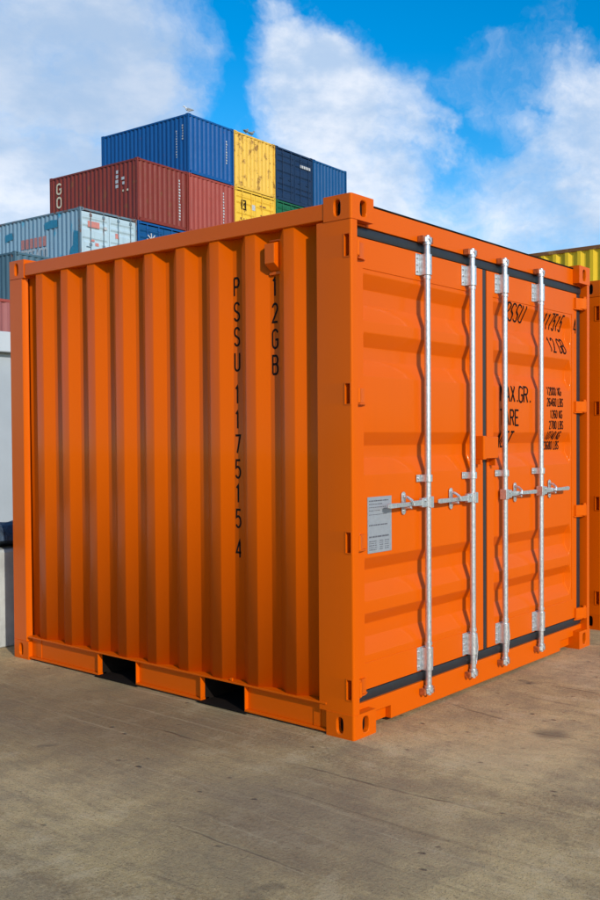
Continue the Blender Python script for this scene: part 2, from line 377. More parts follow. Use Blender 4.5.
# ------------------------------------------------------------------ shared shapes
def casting_mb(sx, sy, sz, W, L, H, CW=.162, CL=.178, CH=.118, rr=.012, hole=True):
    """corner casting with slotted faces; built at the near-left-bottom corner, then mirrored"""
    mb = MB()
    arcp = [(rr - rr * math.cos(a), rr - rr * math.sin(a)) for a in [PI / 2 * i / 5 for i in range(6)]]   # (0,rr) -> (rr,0)
    foot = arcp + [(CW, 0), (CW, CL), (0, CL)]
    n = len(foot)
    mb.add([(p[0], p[1], 0) for p in foot] + [(p[0], p[1], CH) for p in foot], [tuple(range(n)), tuple(range(n, 2 * n))])
    for i in range(5): mb.add([(*arcp[i], 0), (*arcp[i + 1], 0), (*arcp[i + 1], CH), (*arcp[i], CH)], [(0, 1, 2, 3)])
    mb.add([(CW, 0, 0), (CW, CL, 0), (CW, CL, CH), (CW, 0, CH)], [(0, 1, 2, 3)])
    mb.add([(0, CL, 0), (CW, CL, 0), (CW, CL, CH), (0, CL, CH)], [(0, 1, 2, 3)])
    for face in ('x', 'y'):
        a0, a1 = rr, (CL if face == 'x' else CW)
        ca = .090 if face == 'x' else .088; cb = .060; hw = .0205 if face == 'x' else .0225; hh = .038
        if not hole:
            q = [(a0, 0), (a1, 0), (a1, CH), (a0, CH)]
            mb.add([((0, a, b) if face == 'x' else (a, 0, b)) for a, b in q], [(0, 1, 2, 3)]); continue
        angs = sorted([2 * PI * i / 28 + .01 for i in range(28)] + [math.atan2(b - cb, a - ca) % (2 * PI) for a in (a0, a1) for b in (0, CH)])
        inner, outer = [], []
        for t_ in angs:
            c, s_ = math.cos(t_), math.sin(t_)
            # slot: rounded rectangle-ish superellipse
            k = (abs(c / hw) ** 3.2 + abs(s_ / hh) ** 3.2) ** (-1 / 3.2) if True else 0
            inner.append((ca + c * k, cb + s_ * k))
            tx = ((a1 - ca) / c if c > 0 else (a0 - ca) / c) if abs(c) > 1e-9 else 1e9
            ty = ((CH - cb) / s_ if s_ > 0 else (0 - cb) / s_) if abs(s_) > 1e-9 else 1e9
            tt = min(tx, ty); outer.append((ca + c * tt, cb + s_ * tt))
        m = len(angs)
        def P(a, b, d): return (d, a, b) if face == 'x' else (a, d, b)
        ring = lambda pts, d, sc_=1: [P(ca + (a - ca) * sc_, cb + (b - cb) * sc_, d) for a, b in pts]
        mb.add(ring(outer, 0) + ring(inner, 0, 1.07) + ring(inner, .004) + ring(inner, .03),
               [(k * m + i, k * m + (i + 1) % m, (k + 1) * m + (i + 1) % m, (k + 1) * m + i) for k in range(3) for i in range(m)])
        # pocket behind, cavity shade painted in as near-black faces
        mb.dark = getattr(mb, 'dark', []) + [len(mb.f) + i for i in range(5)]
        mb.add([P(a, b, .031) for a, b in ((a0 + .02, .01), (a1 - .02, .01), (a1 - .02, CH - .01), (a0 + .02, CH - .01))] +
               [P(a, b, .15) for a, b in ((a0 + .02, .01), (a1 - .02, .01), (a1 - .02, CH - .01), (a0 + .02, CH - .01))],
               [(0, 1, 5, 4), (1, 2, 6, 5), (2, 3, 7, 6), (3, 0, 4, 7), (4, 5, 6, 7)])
    mb.mir(lambda p: ((W - p[0]) if sx else p[0], (L - p[1]) if sy else p[1], (H - p[2]) if sz else p[2]))
    return mb

def corr_profile(a0, a1, first, period=.2786, out=.072, sl=.068, depth=.038):
    """(pos, depth) breakpoints; 'first' = first outer corner (slope faces lower pos)"""
    pts = []; k = first
    while k > a0 - period: k -= period
    while k < a1 + period:
        pts += [(k - sl, depth), (k, 0), (k + out, 0), (k + out + sl, depth)]; k += period
    def at(x):
        for (p, d), (q, e) in zip(pts[:-1], pts[1:]):
            if p <= x <= q: return d + (e - d) * (x - p) / (q - p) if q > p else d
        return depth
    return [(a0, at(a0))] + [p for p in pts if a0 < p[0] < a1] + [(a1, at(a1))]

REC = [(2.240, 2.170, 2.095, 2.012), (1.955, 1.887, 1.822, 1.742), (1.468, 1.402, 1.340, 1.259), (.850, .786, .716, .638), (.577, .518, .450, .372)]
RD = .040
def door_depth(z, recs=REC, rd=RD):
    for a, b, c, d in recs:
        if a >= z >= b: return rd * (a - z) / (a - b)
        if b > z > c: return rd
        if c >= z >= d: return rd * (z - d) / (c - d)
    return 0
def door_panel_mb(xa, xb, z0, z1, y, recs=REC, rd=RD, e=.028):
    mb = MB(); xs = [xa, xa + .004, xa + .012, xb - .008 - e, xb - .008, xb]
    zs = sorted({z0, z1} | {z for r in recs for z in r})
    def D(i, z): return door_depth(z, recs, rd) if i in (2, 3) else 0
    V = [(x, y + D(i, z), z) for z in zs for i, x in enumerate(xs)]; n = len(xs); fs = []
    for j in range(len(zs) - 1):
        for i in range(n - 1):
            a, b, c, d = j * n + i, j * n + i + 1, (j + 1) * n + i + 1, (j + 1) * n + i
            dep = [V[k][1] > y + 1e-6 for k in (a, b, c, d)]
            if sum(dep) == 1:
                k = dep.index(True); q = [a, b, c, d]; q = q[k:] + q[:k]; fs += [(q[0], q[1], q[2]), (q[0], q[2], q[3])] if False else [(q[0], q[1], q[3]), (q[1], q[2], q[3])]
            else: fs.append((a, b, c, d))
    return mb.add(V, fs)
def ring_mb(mb, x0, x1, z0, z1, xi0, xi1, zi0, zi1, y0, y1):
    """rectangular frame with a rectangular opening, front face at y0"""
    o = [(x0, z0), (x1, z0), (x1, z1), (x0, z1)]; i = [(xi0, zi0), (xi1, zi0), (xi1, zi1), (xi0, zi1)]
    V = [(a, y, b) for y in (y0, y1) for a, b in o + i]
    fs = []
    for k in range(4):
        m = (k + 1) % 4
        fs += [(k, m, 4 + m, 4 + k), (8 + k, 12 + k, 12 + m, 8 + m), (k, 8 + k, 8 + m, m), (4 + k, 4 + m, 12 + m, 12 + k)]
    return mb.add(V, fs)

# ------------------------------------------------------------------ the orange container
W, L, H = 2.438, 2.991, 2.591
HZ = [(2.298, 2.402), (1.602, 1.698), (.894, .992), (.191, .287)]
DY = .052      # face of the door frames
RODY = .016
RODS = [.609, 1.026, 1.366, 1.790]

def orange_container():
    T = thing('shipping_container', 'new glossy orange ten foot container in front, its galvanised lock rods facing the yard', 'shipping container', (0, 0, 0))
    for sx in (0, 1):
        for sy in (0, 1):
            for sz in (0, 1):
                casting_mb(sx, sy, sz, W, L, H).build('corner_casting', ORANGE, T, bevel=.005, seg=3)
    # door end posts
    r = .011; x0 = .003
    ar = [(x0 + r - r * math.cos(a), .003 + r - r * math.sin(a)) for a in [PI / 2 * i / 5 for i in range(6)]]
    full = [(x0, .226)] + ar + [(.045, .003), (.045, .085), (.030, .085), (.030, .226)]
    slot = [(x0, .226), (x0, .046), (.036, .046), (.036, .014)] + ar + [(.045, .003), (.045, .085), (.040, .085), (.040, .226)]
    for s in (0, 1):
        mb = MB(); zz = [.118] + [z for a in sorted(HZ) for z in a] + [H - .118]
        for i in range(len(zz) - 1):
            mb.ext(slot if i % 2 else full, 2, zz[i], zz[i + 1], caps=not i % 2)
        if s: mb.mir(lambda p: (W - p[0], p[1], p[2]))
        o = mb.build('corner_post', ORANGE, T)
    # raised rims round the hinge slots
    for s in (0, 1):
        for a, b in HZ:
            mb = MB(); V = []
            for x in (.003, 0.0005):
                V += [(x, y, z) for y, z in ((.009, a - .005), (.051, a - .005), (.051, b + .005), (.009, b + .005), (.014, a), (.046, a), (.046, b), (.014, b))]
            fs = []
            for k in range(4):
                m = (k + 1) % 4
                fs += [(8 + k, 8 + m, 12 + m, 12 + k), (k, m, 8 + m, 8 + k), (4 + k, 4 + m, 12 + m, 12 + k)]
            mb.add(V, fs)
            if s: mb.mir(lambda p: (W - p[0], p[1], p[2]))
            mb.build('hinge_slot_rim', ORANGE, T)
    # far end posts
    for s in (0, 1):
        pf = [(.003, L - .003), (.003, 2.842), (.008, 2.836), (.034, 2.824), (.040, 2.828), (.040, 2.90), (.075, 2.92), (.075, L - .003)]
        mb = MB().ext(pf, 2, .118, H - .118)
        if s: mb.mir(lambda p: (W - p[0], p[1], p[2]))
        mb.build('corner_post', ORANGE, T, bevel=.002)
    # side panels
    for s in (0, 1):
        pr_ = corr_profile(.20, 2.83, .388)
        V = []
        for z in (.155, 2.50): V += [(.012 + d, y, z) for y, d in pr_]
        n = len(pr_)
        mb = MB().add(V, [(i, i + 1, n + i + 1, n + i) for i in range(n - 1)])
        if s: mb.mir(lambda p: (W - p[0], p[1], p[2]))
        o = mb.build('side_panel', ORANGE, T); m = o.modifiers.new('b', 'BEVEL'); m.width = .004; m.segments = 2; m.limit_method = 'ANGLE'; m.angle_limit = .3
        sm = o.modifiers.new('s', 'SOLIDIFY'); sm.thickness = .002
    # rails
    for s in (0, 1):
        mb = MB().box(.004, .064, .178, 2.813, 2.484, 2.564)
        if s: mb.mir(lambda p: (W - p[0], p[1], p[2]))
        mb.build('top_rail', ORANGE, T, bevel=.005, seg=3)
        mb = MB()
        mb.box(-.001, .066, .1795, 2.812, .1465, .1555)                                   # lip
        for a, b in ((.178, .765), (1.113, 1.688), (2.056, 2.813)):
            mb.box(.026, .034, a, b, .022, .1462); mb.box(.004, .062, a, b, .012, .0217)
            for e in (a, b):
                if .5 < e < 2.5:
                    mb.box(.004, .0258, e if e == a else e - .006, e + .006 if e == a else e, .0222, .1462)
        for e in (.235, 2.70): mb.box(.022, .0259, e, e + .05, .0222, .1462)
        if s: mb.mir(lambda p: (W - p[0], p[1], p[2]))
        mb.build('bottom_rail', ORANGE, T, bevel=.0012)
    # fork pockets: open tunnels, inner shade put into the near-black colour
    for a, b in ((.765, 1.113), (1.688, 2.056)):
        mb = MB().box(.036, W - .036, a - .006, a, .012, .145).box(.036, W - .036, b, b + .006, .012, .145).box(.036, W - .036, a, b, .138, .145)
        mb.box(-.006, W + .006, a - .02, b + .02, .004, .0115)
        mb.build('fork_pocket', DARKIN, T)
    mb = MB()
    for k in range(9):
        y = .12 + k * .34
        if not (.7 < y < 1.13 or 1.65 < y < 2.07): mb.box(.07, W - .07, y, y + .045, .02, .12)
    mb.box(.067, W - .067, .06, 2.93, .146, .172); mb.build('floor', WOOD, T)
    # back end
    pr_ = corr_profile(.10, W - .10, .3); n = len(pr_)
    MB().add([(x, L - .02 - d, z) for z in (.14, 2.50) for x, d in pr_], [(i, i + 1, n + i + 1, n + i) for i in range(n - 1)]).build('end_panel', ORANGE, T)
    for z0, z1 in ((2.484, 2.57), (.02, .15)): MB().box(.162, W - .162, L - .065, L - .005, z0, z1).build('end_rail', ORANGE, T, bevel=.004)
    # roof
    pr_ = corr_profile(.12, 2.87, .3, period=.209, out=.09, sl=.013, depth=.02); n = len(pr_)
    MB().add([(x, y, 2.574 - d) for x in (.05, W - .05) for y, d in pr_], [(i, i + 1, n + i + 1, n + i) for i in range(n - 1)]).build('roof', ORANGE, T)
    # header, sill
    mb = MB().ext([(DY - .004, 2.462), (DY - .004, 2.568), (DY + .10, 2.568), (DY + .10, 2.462)], 0, .163, W - .163)
    mb.box(.046, .162, DY - .003, DY + .1, 2.4625, 2.4725).box(W - .162, W - .046, DY - .003, DY + .1, 2.4625, 2.4725)
    mb.build('header', ORANGE, T, bevel=.003)
    MB().box(.163, W - .163, DY - .006, DY + .12, 2.5685, 2.5765).build('roof_edge_seal', DARKIN, T)  # thin dark strip along the header's top edge
    prof = [(.163, .085), (.332, .085), (.332, .018), (2.092, .018), (2.092, .085), (W - .163, .085), (W - .163, .118), (W - .046, .118), (W - .046, .150), (.046, .150), (.046, .118), (.163, .118)]
    mb = MB().ext([(p[0], p[1]) for p in prof], 1, DY - .006, DY + .03)
    mb.build('sill', ORANGE, T, bevel=.003)
    MB().box(.163, W - .163, DY + .0305, DY + .12, .02, .145).build('sill_beam', ORANGE, T)
    # gaskets
    g = DY + .003
    mb = MB(); q = .012
    def gs(x0, x1, z0, z1, y=g):
        if x1 - x0 > z1 - z0: mb.ext([(y + .03, z0), (y, z0 + .004), (y - .005, (z0 + z1) / 2), (y, z1 - .004), (y + .03, z1)], 0, x0, x1)
        else: mb.ext([(x0, y + .03), (x0 + .004, y), ((x0 + x1) / 2, y - .005), (x1 - .004, y), (x1, y + .03)], 2, z0, z1)
    gs(.047, W - .047, 2.410, 2.461); gs(.047, W - .047, .1515, .203)
    gs(.050, .088, .204, 2.409); gs(W - .104, W - .050, .204, 2.409); gs(1.186, 1.226, .204, 2.409)
    mb.build('door_gasket', RUBBER, T)
    # doors
    for k, (a, b, pa, pb) in enumerate(((.089, 1.185, .142, 1.112), (1.227, 2.333, 1.297, 2.268))):
        D = ring_mb(MB(), a, b, .204, 2.409, pa, pb, .336, 2.262, DY, DY + .05).build('door', ORANGE, T, bevel=.0025)
        door_panel_mb(pa - .004, pb + .004, .332, 2.266, DY + .004).build('door_panel', ORANGE, D)
        o = [c for c in bpy.data.objects if c.parent == D][-1]
        bv = o.modifiers.new('b', 'BEVEL'); bv.width = .006; bv.segments = 3; bv.limit_method = 'ANGLE'; bv.angle_limit = .3
        # hinges
        for z0, z1 in HZ:
            mb = MB(); zc = (z0 + z1) / 2; s = 1 if k else 0
            pf = [(.016, .018), (.044, .018), (.0465, -.0005), (.060, -.004), (.075, .010), (.118, DY - .016), (.122, DY - .001), (.016, DY - .001)]
            pf = [(.0475, .046), (.0475, .004), (.058, -.001), (.070, .012), (.104, DY - .018), (.135, DY - .014), (.137, DY - .0005), (.0475, DY - .0005)]
            mb.ext(pf, 2, zc - .042, zc + .030)
            mb.ext([(.058, DY - .0002), (.058, .022), (.118, DY - .022), (.150, DY - .008), (.150, DY - .0002)], 2, zc - .050, zc - .0425)
            mb.tube((.055, .019, zc - .047), (.055, .019, zc + .042), .0125, n=14)
            if s: mb.mir(lambda p: (W - p[0], p[1], p[2]))
            mb.build('hinge', ORANGE, D, bevel=.0015)
        sgn = -1 if k == 0 else 1
        for rx in RODS[2 * k:2 * k + 2]:
            MB().tube((rx, RODY, .128), (rx, RODY, 2.448), .0168, n=24).tube((rx, RODY, 2.270), (rx, RODY, 2.285), .0205, n=24).tube((rx, RODY, .345), (rx, RODY, .36), .0205, n=24).build('locking_rod', GALV, D)
            for zc, hh, top in ((2.345, .056, 1), (.272, .062, 0), (1.226, .019, 2)):
                mb = MB()
                mb.box(rx - .056, rx + .056, DY - .0045, DY - .0003, zc - hh, zc + hh)
                n = 14; pts = []
                ro, ri = .0245, .0175
                oo = [(rx - ro * math.cos(PI * i / n), RODY - ro * math.sin(PI * i / n)) for i in range(n + 1)]
                prof = [(rx - ro, DY - .005)] + oo + [(rx + ro, DY - .005)]
                mb.ext(prof, 2, zc - hh * .96, zc + hh * .96)
                for sx_ in (-1, 1):
                    for dz in ((-.62, 0, .62) if top != 2 else (0,)):
                        mb.tube((rx + sx_ * .042, DY - .011, zc + dz * hh), (rx + sx_ * .042, DY - .004, zc + dz * hh), .0068, .0075, n=8)
                mb.build('rod_bearing', GALV, D, bevel=.001)
            if rx in RODS[1:3]:
                MB().path([(rx + .030, DY - .012, .330), (rx + .046, DY - .030, .315), (rx + .050, DY - .034, .24), (rx + .042, DY - .030, .17), (rx + .030, RODY, .150)], .0045, 8).build('lock_ring', GALV, D)
            # cams
            for ze, sg in ((2.448, 1), (.128, -1)):
                mb = MB()
                mb.tube((rx, RODY, ze), (rx, RODY, ze + sg * .014), .0225, n=18)
                mb.ext([(rx - .020, RODY + .014), (rx - .024, RODY - .004), (rx - .010, RODY - .020), (rx + .014, RODY - .021), (rx + .027, RODY - .006), (rx + .022, RODY + .016)], 2, *sorted((ze + sg * .014, ze + sg * .040)))
                mb.tube((rx + .002, RODY - .001, ze + sg * .040), (rx + .002, RODY - .001, ze + sg * .050), .013, n=14)
                mb.tube((rx - .004, RODY - .026, ze + sg * .027), (rx - .004, RODY - .018, ze + sg * .027), .009, n=10)
                mb.build('cam', GALV, D, bevel=.0015)
                mb = MB(); z0, z1 = sorted((ze + sg * .012, ze + sg * .044))
                mb.box(rx - .044, rx - .030, RODY - .008, DY - .007, z0, z1).box(rx + .031, rx + .044, RODY - .008, DY - .007, z0, z1)
                mb.ext([(DY - .007, z0), (DY - .007, z1), (DY - .016, z1 - .004), (DY - .016, z0 + .004)], 0, rx - .0295, rx + .0305)
                mb.build('cam_keeper', simple_rust, T, bevel=.002)
            # handle
            z = 1.100
            mb = MB()
            mb.box(*sorted((rx + sgn * .010, rx + sgn * .062)), RODY - .012, RODY + .012, z - .024, z + .024)
            mb.box(*sorted((rx - sgn * .022, rx + sgn * .0095)), RODY - .024, RODY + .022, z - .030, z + .030)
            mb.tube((rx + sgn * .036, RODY - .019, z + .010), (rx + sgn * .036, RODY - .0125, z + .010), .0075, n=8)
            mb.build('handle_hub', GALV, D, bevel=.003)
            mb = MB(); X = lambda d: rx + sgn * d
            V = []
            st = [(.055, .015, .006), (.12, .0135, .0065), (.16, .010, .007), (.235, .0105, .0065), (.330, .0125, .005), (.347, .0085, .004)]
            for d, hh, th in st:
                yy = RODY - .004 - (.010 if d > .2 else 0)
                V += [(X(d), yy - th, z - hh), (X(d), yy - th, z + hh), (X(d), yy + th, z + hh), (X(d), yy + th, z - hh)]
            fs = [(0, 1, 2, 3), tuple(4 * (len(st) - 1) + i for i in range(4))]
            for i in range(len(st) - 1):
                for j in range(4): fs.append((4 * i + j, 4 * i + (j + 1) % 4, 4 * i + 4 + (j + 1) % 4, 4 * i + 4 + j))
            mb.add(V, fs).build('handle', GALV, D, bevel=.0015)
            # catch: upright oval plate with a hook over the handle
            xc = X(.165); mb = MB(); pl = []
            for i in range(20):
                a = 2 * PI * i / 20; pl.append((xc + .017 * math.cos(a), z + .003 + (.040 if math.sin(a) > 0 else -.040) + .019 * math.sin(a)))
            mb.ext(pl, 1, DY - .0055, DY - .0003)
            mb.path([(xc - sgn * .002, DY - .008, z + .038), (xc, DY - .030, z + .034), (xc + sgn * -.008, RODY - .021, z + .016), (xc - sgn * .016, RODY - .023, z - .006)], .0075, 10)
            mb.path([(xc, DY - .006, z - .022), (xc, RODY + .006, z - .017), (xc - sgn * .004, RODY - .018, z - .019)], .007, 10)
            for dz in (.044, -.038): mb.tube((xc, DY - .010, z + dz + .003), (xc, DY - .005, z + dz + .003), .006, n=8)
            mb.build('handle_catch', GALV, D, bevel=.001)
        if k == 1:
            # lock box over the meeting edge
            mb = MB().ext([(1.112, DY - .001), (1.112, .002), (1.118, -.004), (1.140, -.004), (1.140, DY - .001)], 2, 1.312, 1.448)
            mb.ext([(1.1405, DY - .001), (1.1405, -.001), (1.266, -.001), (1.276, .006), (1.276, DY - .001)], 2, 1.318, 1.442)
            mb.build('lock_box', ORANGE, D, bevel=.003)
            for q_ in ((1.10, 1.118, .012, DY - .001, 1.285, 1.3115), (1.250, 1.262, .01, DY - .001, 1.275, 1.3175)): MB().box(*q_).build('lock_box_tab', ORANGE, D, bevel=.001)
            # stencilled markings
            def fn(a, b, off): return (a, DY + .004 + (door_depth(b) if 1.345 < a < 2.22 else -.004) - off - .0006, b)
            for tx in (
                ('PSSU', 1.466, 2.153, .040, .100, .019, .0115),
                ('117515', 1.928, 2.142, .030, .100, .014, .0115),
                ('4', 2.288, 2.140, .034, .095, .02, .010),
                ('12 GB', 1.980, 1.995, .034, .092, .015, .0115),
                ('MAX.GR.', 1.380, 1.655, .043, .095, .0155, .0122),
                ('TARE', 1.376, 1.512, .039, .092, .0175, .0122),
                ('NET', 1.380, 1.382, .040, .090, .018, .0118),
            ):
                mb = MB(); text(mb, *tx, fn); mb.build('stencilled_lettering', INK, D)
            for s_, x, z in (('12000 KG', 1.918, 1.712), ('26460 LBS', 1.918, 1.640), ('1260 KG', 1.958, 1.562), ('2780 LBS', 1.945, 1.492), ('10740 KG', 1.922, 1.424), ('23680 LBS', 1.926, 1.358)):
                mb = MB(); text(mb, s_, x + .02, z, .0165, .050, .0085, .0076, fn); mb.build('weight_figures', INK, D)
        else:
            p = MB().box(.168, .352, DY + .0006, DY + .003, .870, 1.148).build('data_plate', PLATE, D, bevel=.001)
            mb = MB(); rnd = random.Random(3)
            rows = [(1.128, .9, .006), (1.112, .6, .004), (1.096, .8, .003), (1.080, .5, .003), (1.060, .85, .0028), (1.008, .85, .006), (.950, .92, .008), (.928, .4, .004), (.918, .4, .003), (.908, .4, .004), (.897, .4, .003), (.887, .4, .004)]
            for zc, ww, hh in rows:
                for (xa, xb) in (((.178, .178 + .165 * ww),) if ww > .45 else ((.178, .235), (.258, .285), (.298, .330))):
                    x = xa
                    while x < xb:
                        l = rnd.uniform(.004, .012); mb.box(x, min(x + l, xb), DY - .0001, DY + .0005, zc - hh / 2, zc + hh / 2); x += l + rnd.uniform(.002, .005)
            mb.build('fine_print', PLATEINK, D)
            for x in (.174, .346):
                pass
    # side lettering, on the inner flats
    def fs_(a, b, off): return (.050 - off - .0015, -a, b)
    mb = MB()
    ys = -(.935 - .068 - .014)
    SGN = (('PSSU', -.866, (2.188, 2.058, 1.927, 1.795)), ('117515', -.866, (1.623, 1.491, 1.361, 1.230, 1.100, .968)), ('4', -.866, (.808,)), ('12GB', -.580, (2.163, 2.030, 1.898, 1.766)))
    for w_, y_, zs_ in SGN:
        mb = MB()
        for ch, z in zip(w_, zs_): text(mb, ch, y_, z, .036, .093, 0, .0115, fs_)
        mb.build('stencilled_lettering', INK, T)
    # vent
    mb = MB(); ya, yb = .520, .590
    pf = [(.0485, 2.435), (.004, 2.420), (.004, 2.320), (.0485, 2.285)]
    mb.ext([(p[0], p[1]) for p in pf], 1, ya, yb)
    mb.v = [(x, y, z) for x, y, z in mb.v]
    mb.build('air_vent', ORANGE, T, bevel=.003)
    for z0, z1 in ((2.436, 2.446), (2.268, 2.284)): MB().box(.040, .0488, ya - .005, yb + .005, z0, z1).build('vent_flange', ORANGE, T, bevel=.002)
    # little lashing eyes on the bottom lip
    for y in (.86,): MB().box(.004, .014, y, y + .018, .156, .172).build('lashing_tab', ORANGE, T, bevel=.002)
    return T
simple_rust = simple('rusty_keeper_paint', (.50, .12, .03, 1), .5, ns=45, amt=.6, bump=.4)
main = orange_container()
second = copy_tree(main, skip=('stencilled', 'weight', 'fine_print', 'data_plate'))
second.location = (2.900, .15, 0)
tag(second, 'orange container at the right edge of the photo, behind the big orange one', 'shipping container')

# ------------------------------------------------------------------ weathered containers
SW, SL, SH = 2.66, 6.058, 2.598
RECB = [tuple(z for z in r) for r in REC]
def bg_container(name, label, side, end, doors, loc, rz=0, w=SW, l=SL, group=None, doorm=None, railm=None, h=SH):
    T = thing(name, label, 'shipping container', loc, rz, group)
    rm = railm or side; dm = doorm or end
    for sx in (0, 1):
        for sy in (0, 1):
            for sz in (0, 1): casting_mb(sx, sy, sz, w, l, h, hole=(sy == 0)).build('corner_casting', rm, T)
            x = (0.004, .06) if not sx else (w - .06, w - .004); y = (.004, .12) if not sy else (l - .12, l - .004)
            MB().box(*x, *y, .118, h - .118).build('corner_post', rm, T)
    for s in (0, 1):
        p = corr_profile(.10, l - .10, .25); n = len(p)
        mb = MB().add([(.010 + d, y, z) for z in (.15, h - .07) for y, d in p], [(i, i + 1, n + i + 1, n + i) for i in range(n - 1)])
        if s: mb.mir(lambda q: (w - q[0], q[1], q[2]))
        mb.build('side_panel', side, T, smooth=False)
        a, b = (.003, .063) if not s else (w - .063, w - .003)
        MB().box(a, b, .178, l - .178, h - .092, h - .022).build('top_rail', rm, T)
        MB().box(a, b, .178, l - .178, .012, .150).build('bottom_rail', rm, T)
    for s, isdoor in ((0, doors), (1, not doors)):
        if not isdoor:
            p = corr_profile(.06, w - .06, .2, period=.25); n = len(p)
            mb = MB().add([(x, .02 + d, z) for z in (.15, h - .09) for x, d in p], [(i, i + 1, n + i + 1, n + i) for i in range(n - 1)])
            if s: mb.mir(lambda q: (q[0], l - q[1], q[2]))
            mb.build('end_panel', end, T, smooth=False)
        else:
            for (a, b) in ((.062, w / 2 - .012), (w / 2 + .012, w - .062)):
                def M(q): return (q[0], l - q[1], q[2]) if s else q
                D = ring_mb(MB(), a, b, .16, 2.45, a + .05, b - .05, .30, 2.30, .02, .07).mir(M).build('door', dm, T)
                door_panel_mb(a + .048, b - .048, .296, 2.304, .026).mir(M).build('door_panel', dm, D, smooth=False)
                if not s:
                    for rx in (a + (b - a) * .33, a + (b - a) * .80):
                        mb = MB().tube((rx, .004, .10), (rx, .004, 2.50), .018, n=8)
                        for z in (.25, 1.2, 2.35): mb.box(rx - .05, rx + .05, -.012, .0195, z - .05, z + .05)
                        mb.box(rx - .2, rx - .02, -.014, .002, 1.08, 1.11)
                        mb.build('locking_rod', rm, D)
        y0, y1 = (.005, .065) if not s else (l - .065, l - .005)
        for z0, z1 in ((h - .095, h - .02), (.012, .145)): MB().box(.162, w - .162, y0, y1, z0, z1).build('end_rail', rm, T)
    MB().box(.064, w - .064, .066, l - .066, h - .045, h - .03).build('roof', end, T)
    MB().box(.064, w - .064, .066, l - .066, .08, .14).build('floor', WOOD, T)
    return T
PSI = -0.0424
ex, nx_ = Vector((math.cos(PSI), -math.sin(PSI), 0)), Vector((math.sin(PSI), math.cos(PSI), 0))
O0 = Vector((20.500, 30.182, 0)); PIT = 2.707; TH = 2.6057
def slotpos(i, t, dz=0): p = O0 + ex * (PIT * i); return (p.x, p.y, TH * (t - 1) + .01 + dz)
BG = {}
def put(i, t, name, label, side, end, doors, dz=0, **k):
    o = bg_container(name, label, side, end, doors, slotpos(i, t, dz), -PSI, group='weathered containers stacked six high behind', **k); BG[i, t] = o; return o
N_ = 'shipping_container'
put(1, 6, N_, 'bright blue container at the top of the stack, left end of the top row', BLUE, BLUE, False)
put(2, 6, N_, 'yellow container with rust patches on the top row between the bright blue and the navy', YEL, YEL, False)
put(3, 6, N_, 'navy container on the top row showing its doors beside the rusty yellow one', NAVY, NAVY, True)
put(4, 6, N_, 'dull blue container at the right end of the top row beside the navy doors', BLUE2, BLUE2, False)
put(0, 5, N_, 'brownish red container with cream letters down its long side and open sky above', RED1, RED1, False)
put(1, 5, N_, 'faded red container directly beneath the bright blue one', RED2, RED2, False)
put(2, 5, N_, 'golden yellow container with doors beneath the rusty yellow one', YEL2, YEL2, True)
put(3, 5, N_, 'green container just showing beneath the navy one', GREEN, GREEN, True)
put(-1, 4, N_, 'pale blue grey container with pink and white logo and cyan stains', GREY, GREYD, True, railm=weathered('grimy_grey_rail', (.12, .19, .24, 1), .4, .2, seed=4))
put(0, 4, N_, 'blue container with a white star emblem on its doors beneath the brownish red one', BLUE, BLUE2, True)
put(-2, 3, N_, 'dark teal container lowest left of the stack, in front of the pale grey blue one', TEAL, TEAL, False, dz=.43)
# containers lower in the stack, hidden by the orange one: copies that carry the visible ones
TPL = [BG[0, 5], BG[1, 6], BG[-2, 3], BG[3, 6], BG[1, 5]]
HIDLAB = 'weathered container low in the tall stack, carrying the ones above it'
k = 0
for i in range(-2, 5):
    top = {-2: 2, -1: 3, 0: 3, 1: 4, 2: 4, 3: 4, 4: 5}[i]
    for t in range(1, top + 1):
        c = copy_tree(TPL[k % 5]); k += 2
        c.location = slotpos(i, t, .215 * (t - 1) if i == -2 else 0)
        tag(c, HIDLAB, 'shipping container', 'containers low in the stack')

def on_side(i, t, dz=0):        # lettering on the long side of container (i,t): a = distance from door end, b = height
    def f(a, b, off): return (.004 - off, a, b)
    return f
def on_end(): return lambda a, b, off: (a, .006 - off, b)
def specks(mb, fn, a, z0, z1, n, w=.09, seed=1, hh=.6):
    rnd = random.Random(seed); st = (z1 - z0) / n
    for j in range(n):
        z = z0 + j * st; w_ = w * rnd.uniform(.6, 1)
        mb.add([fn(a, z, 0), fn(a + w_, z, 0), fn(a + w_, z + st * hh, 0), fn(a, z + st * hh, 0)], [(0, 1, 2, 3)])
def sidefn(a, b, off): return (.006 - off, SL - a if False else a, b)
def rev(fn, c): return lambda a, b, off: fn(c - a, b, off)   # reads left to right when seen from outside
# vertical numbers
for key, a, z0, z1, n, fn, sd in (((1, 6), .75, .75, 2.0, 11, sidefn, 1), ((1, 6), .35, 1.5, 2.2, 6, sidefn, 2),
                                  ((1, 6), 2.18, .9, 2.0, 9, on_end(), 3), ((1, 5), 1.98, .35, 2.2, 14, on_end(), 4), ((0, 5), 2.15, .4, 2.2, 14, on_end(), 5)):
    mb = MB(); specks(mb, fn, a, z0, z1, n, seed=sd); mb.build('white_number_row', WHITE, BG[key])
for a_ in ((1.25, 1.5, 2.3, 4, .2, 6, .7), (.85, 1.6, 2.0, 2, .2, 8, .6)): mb = MB(); specks(mb, sidefn, *a_); mb.build('white_marking', WHITE, BG[0, 5])
mb = MB(); specks(mb, sidefn, .9, 1.3, 1.42, 1, .10, 6, .7); specks(mb, sidefn, .6, 1.3, 1.42, 1, .12, 6, .7); mb.build('yellow_marking', CREAM, BG[0, 5])
# big letters down the red side
mb = MB(); fn = rev(sidefn, 0)
text(mb, 'GOLD', -5.52, 1.82, .30, .44, 0, .08, fn, True, .60); mb.build('cream_lettering', CREAM, BG[0, 5])
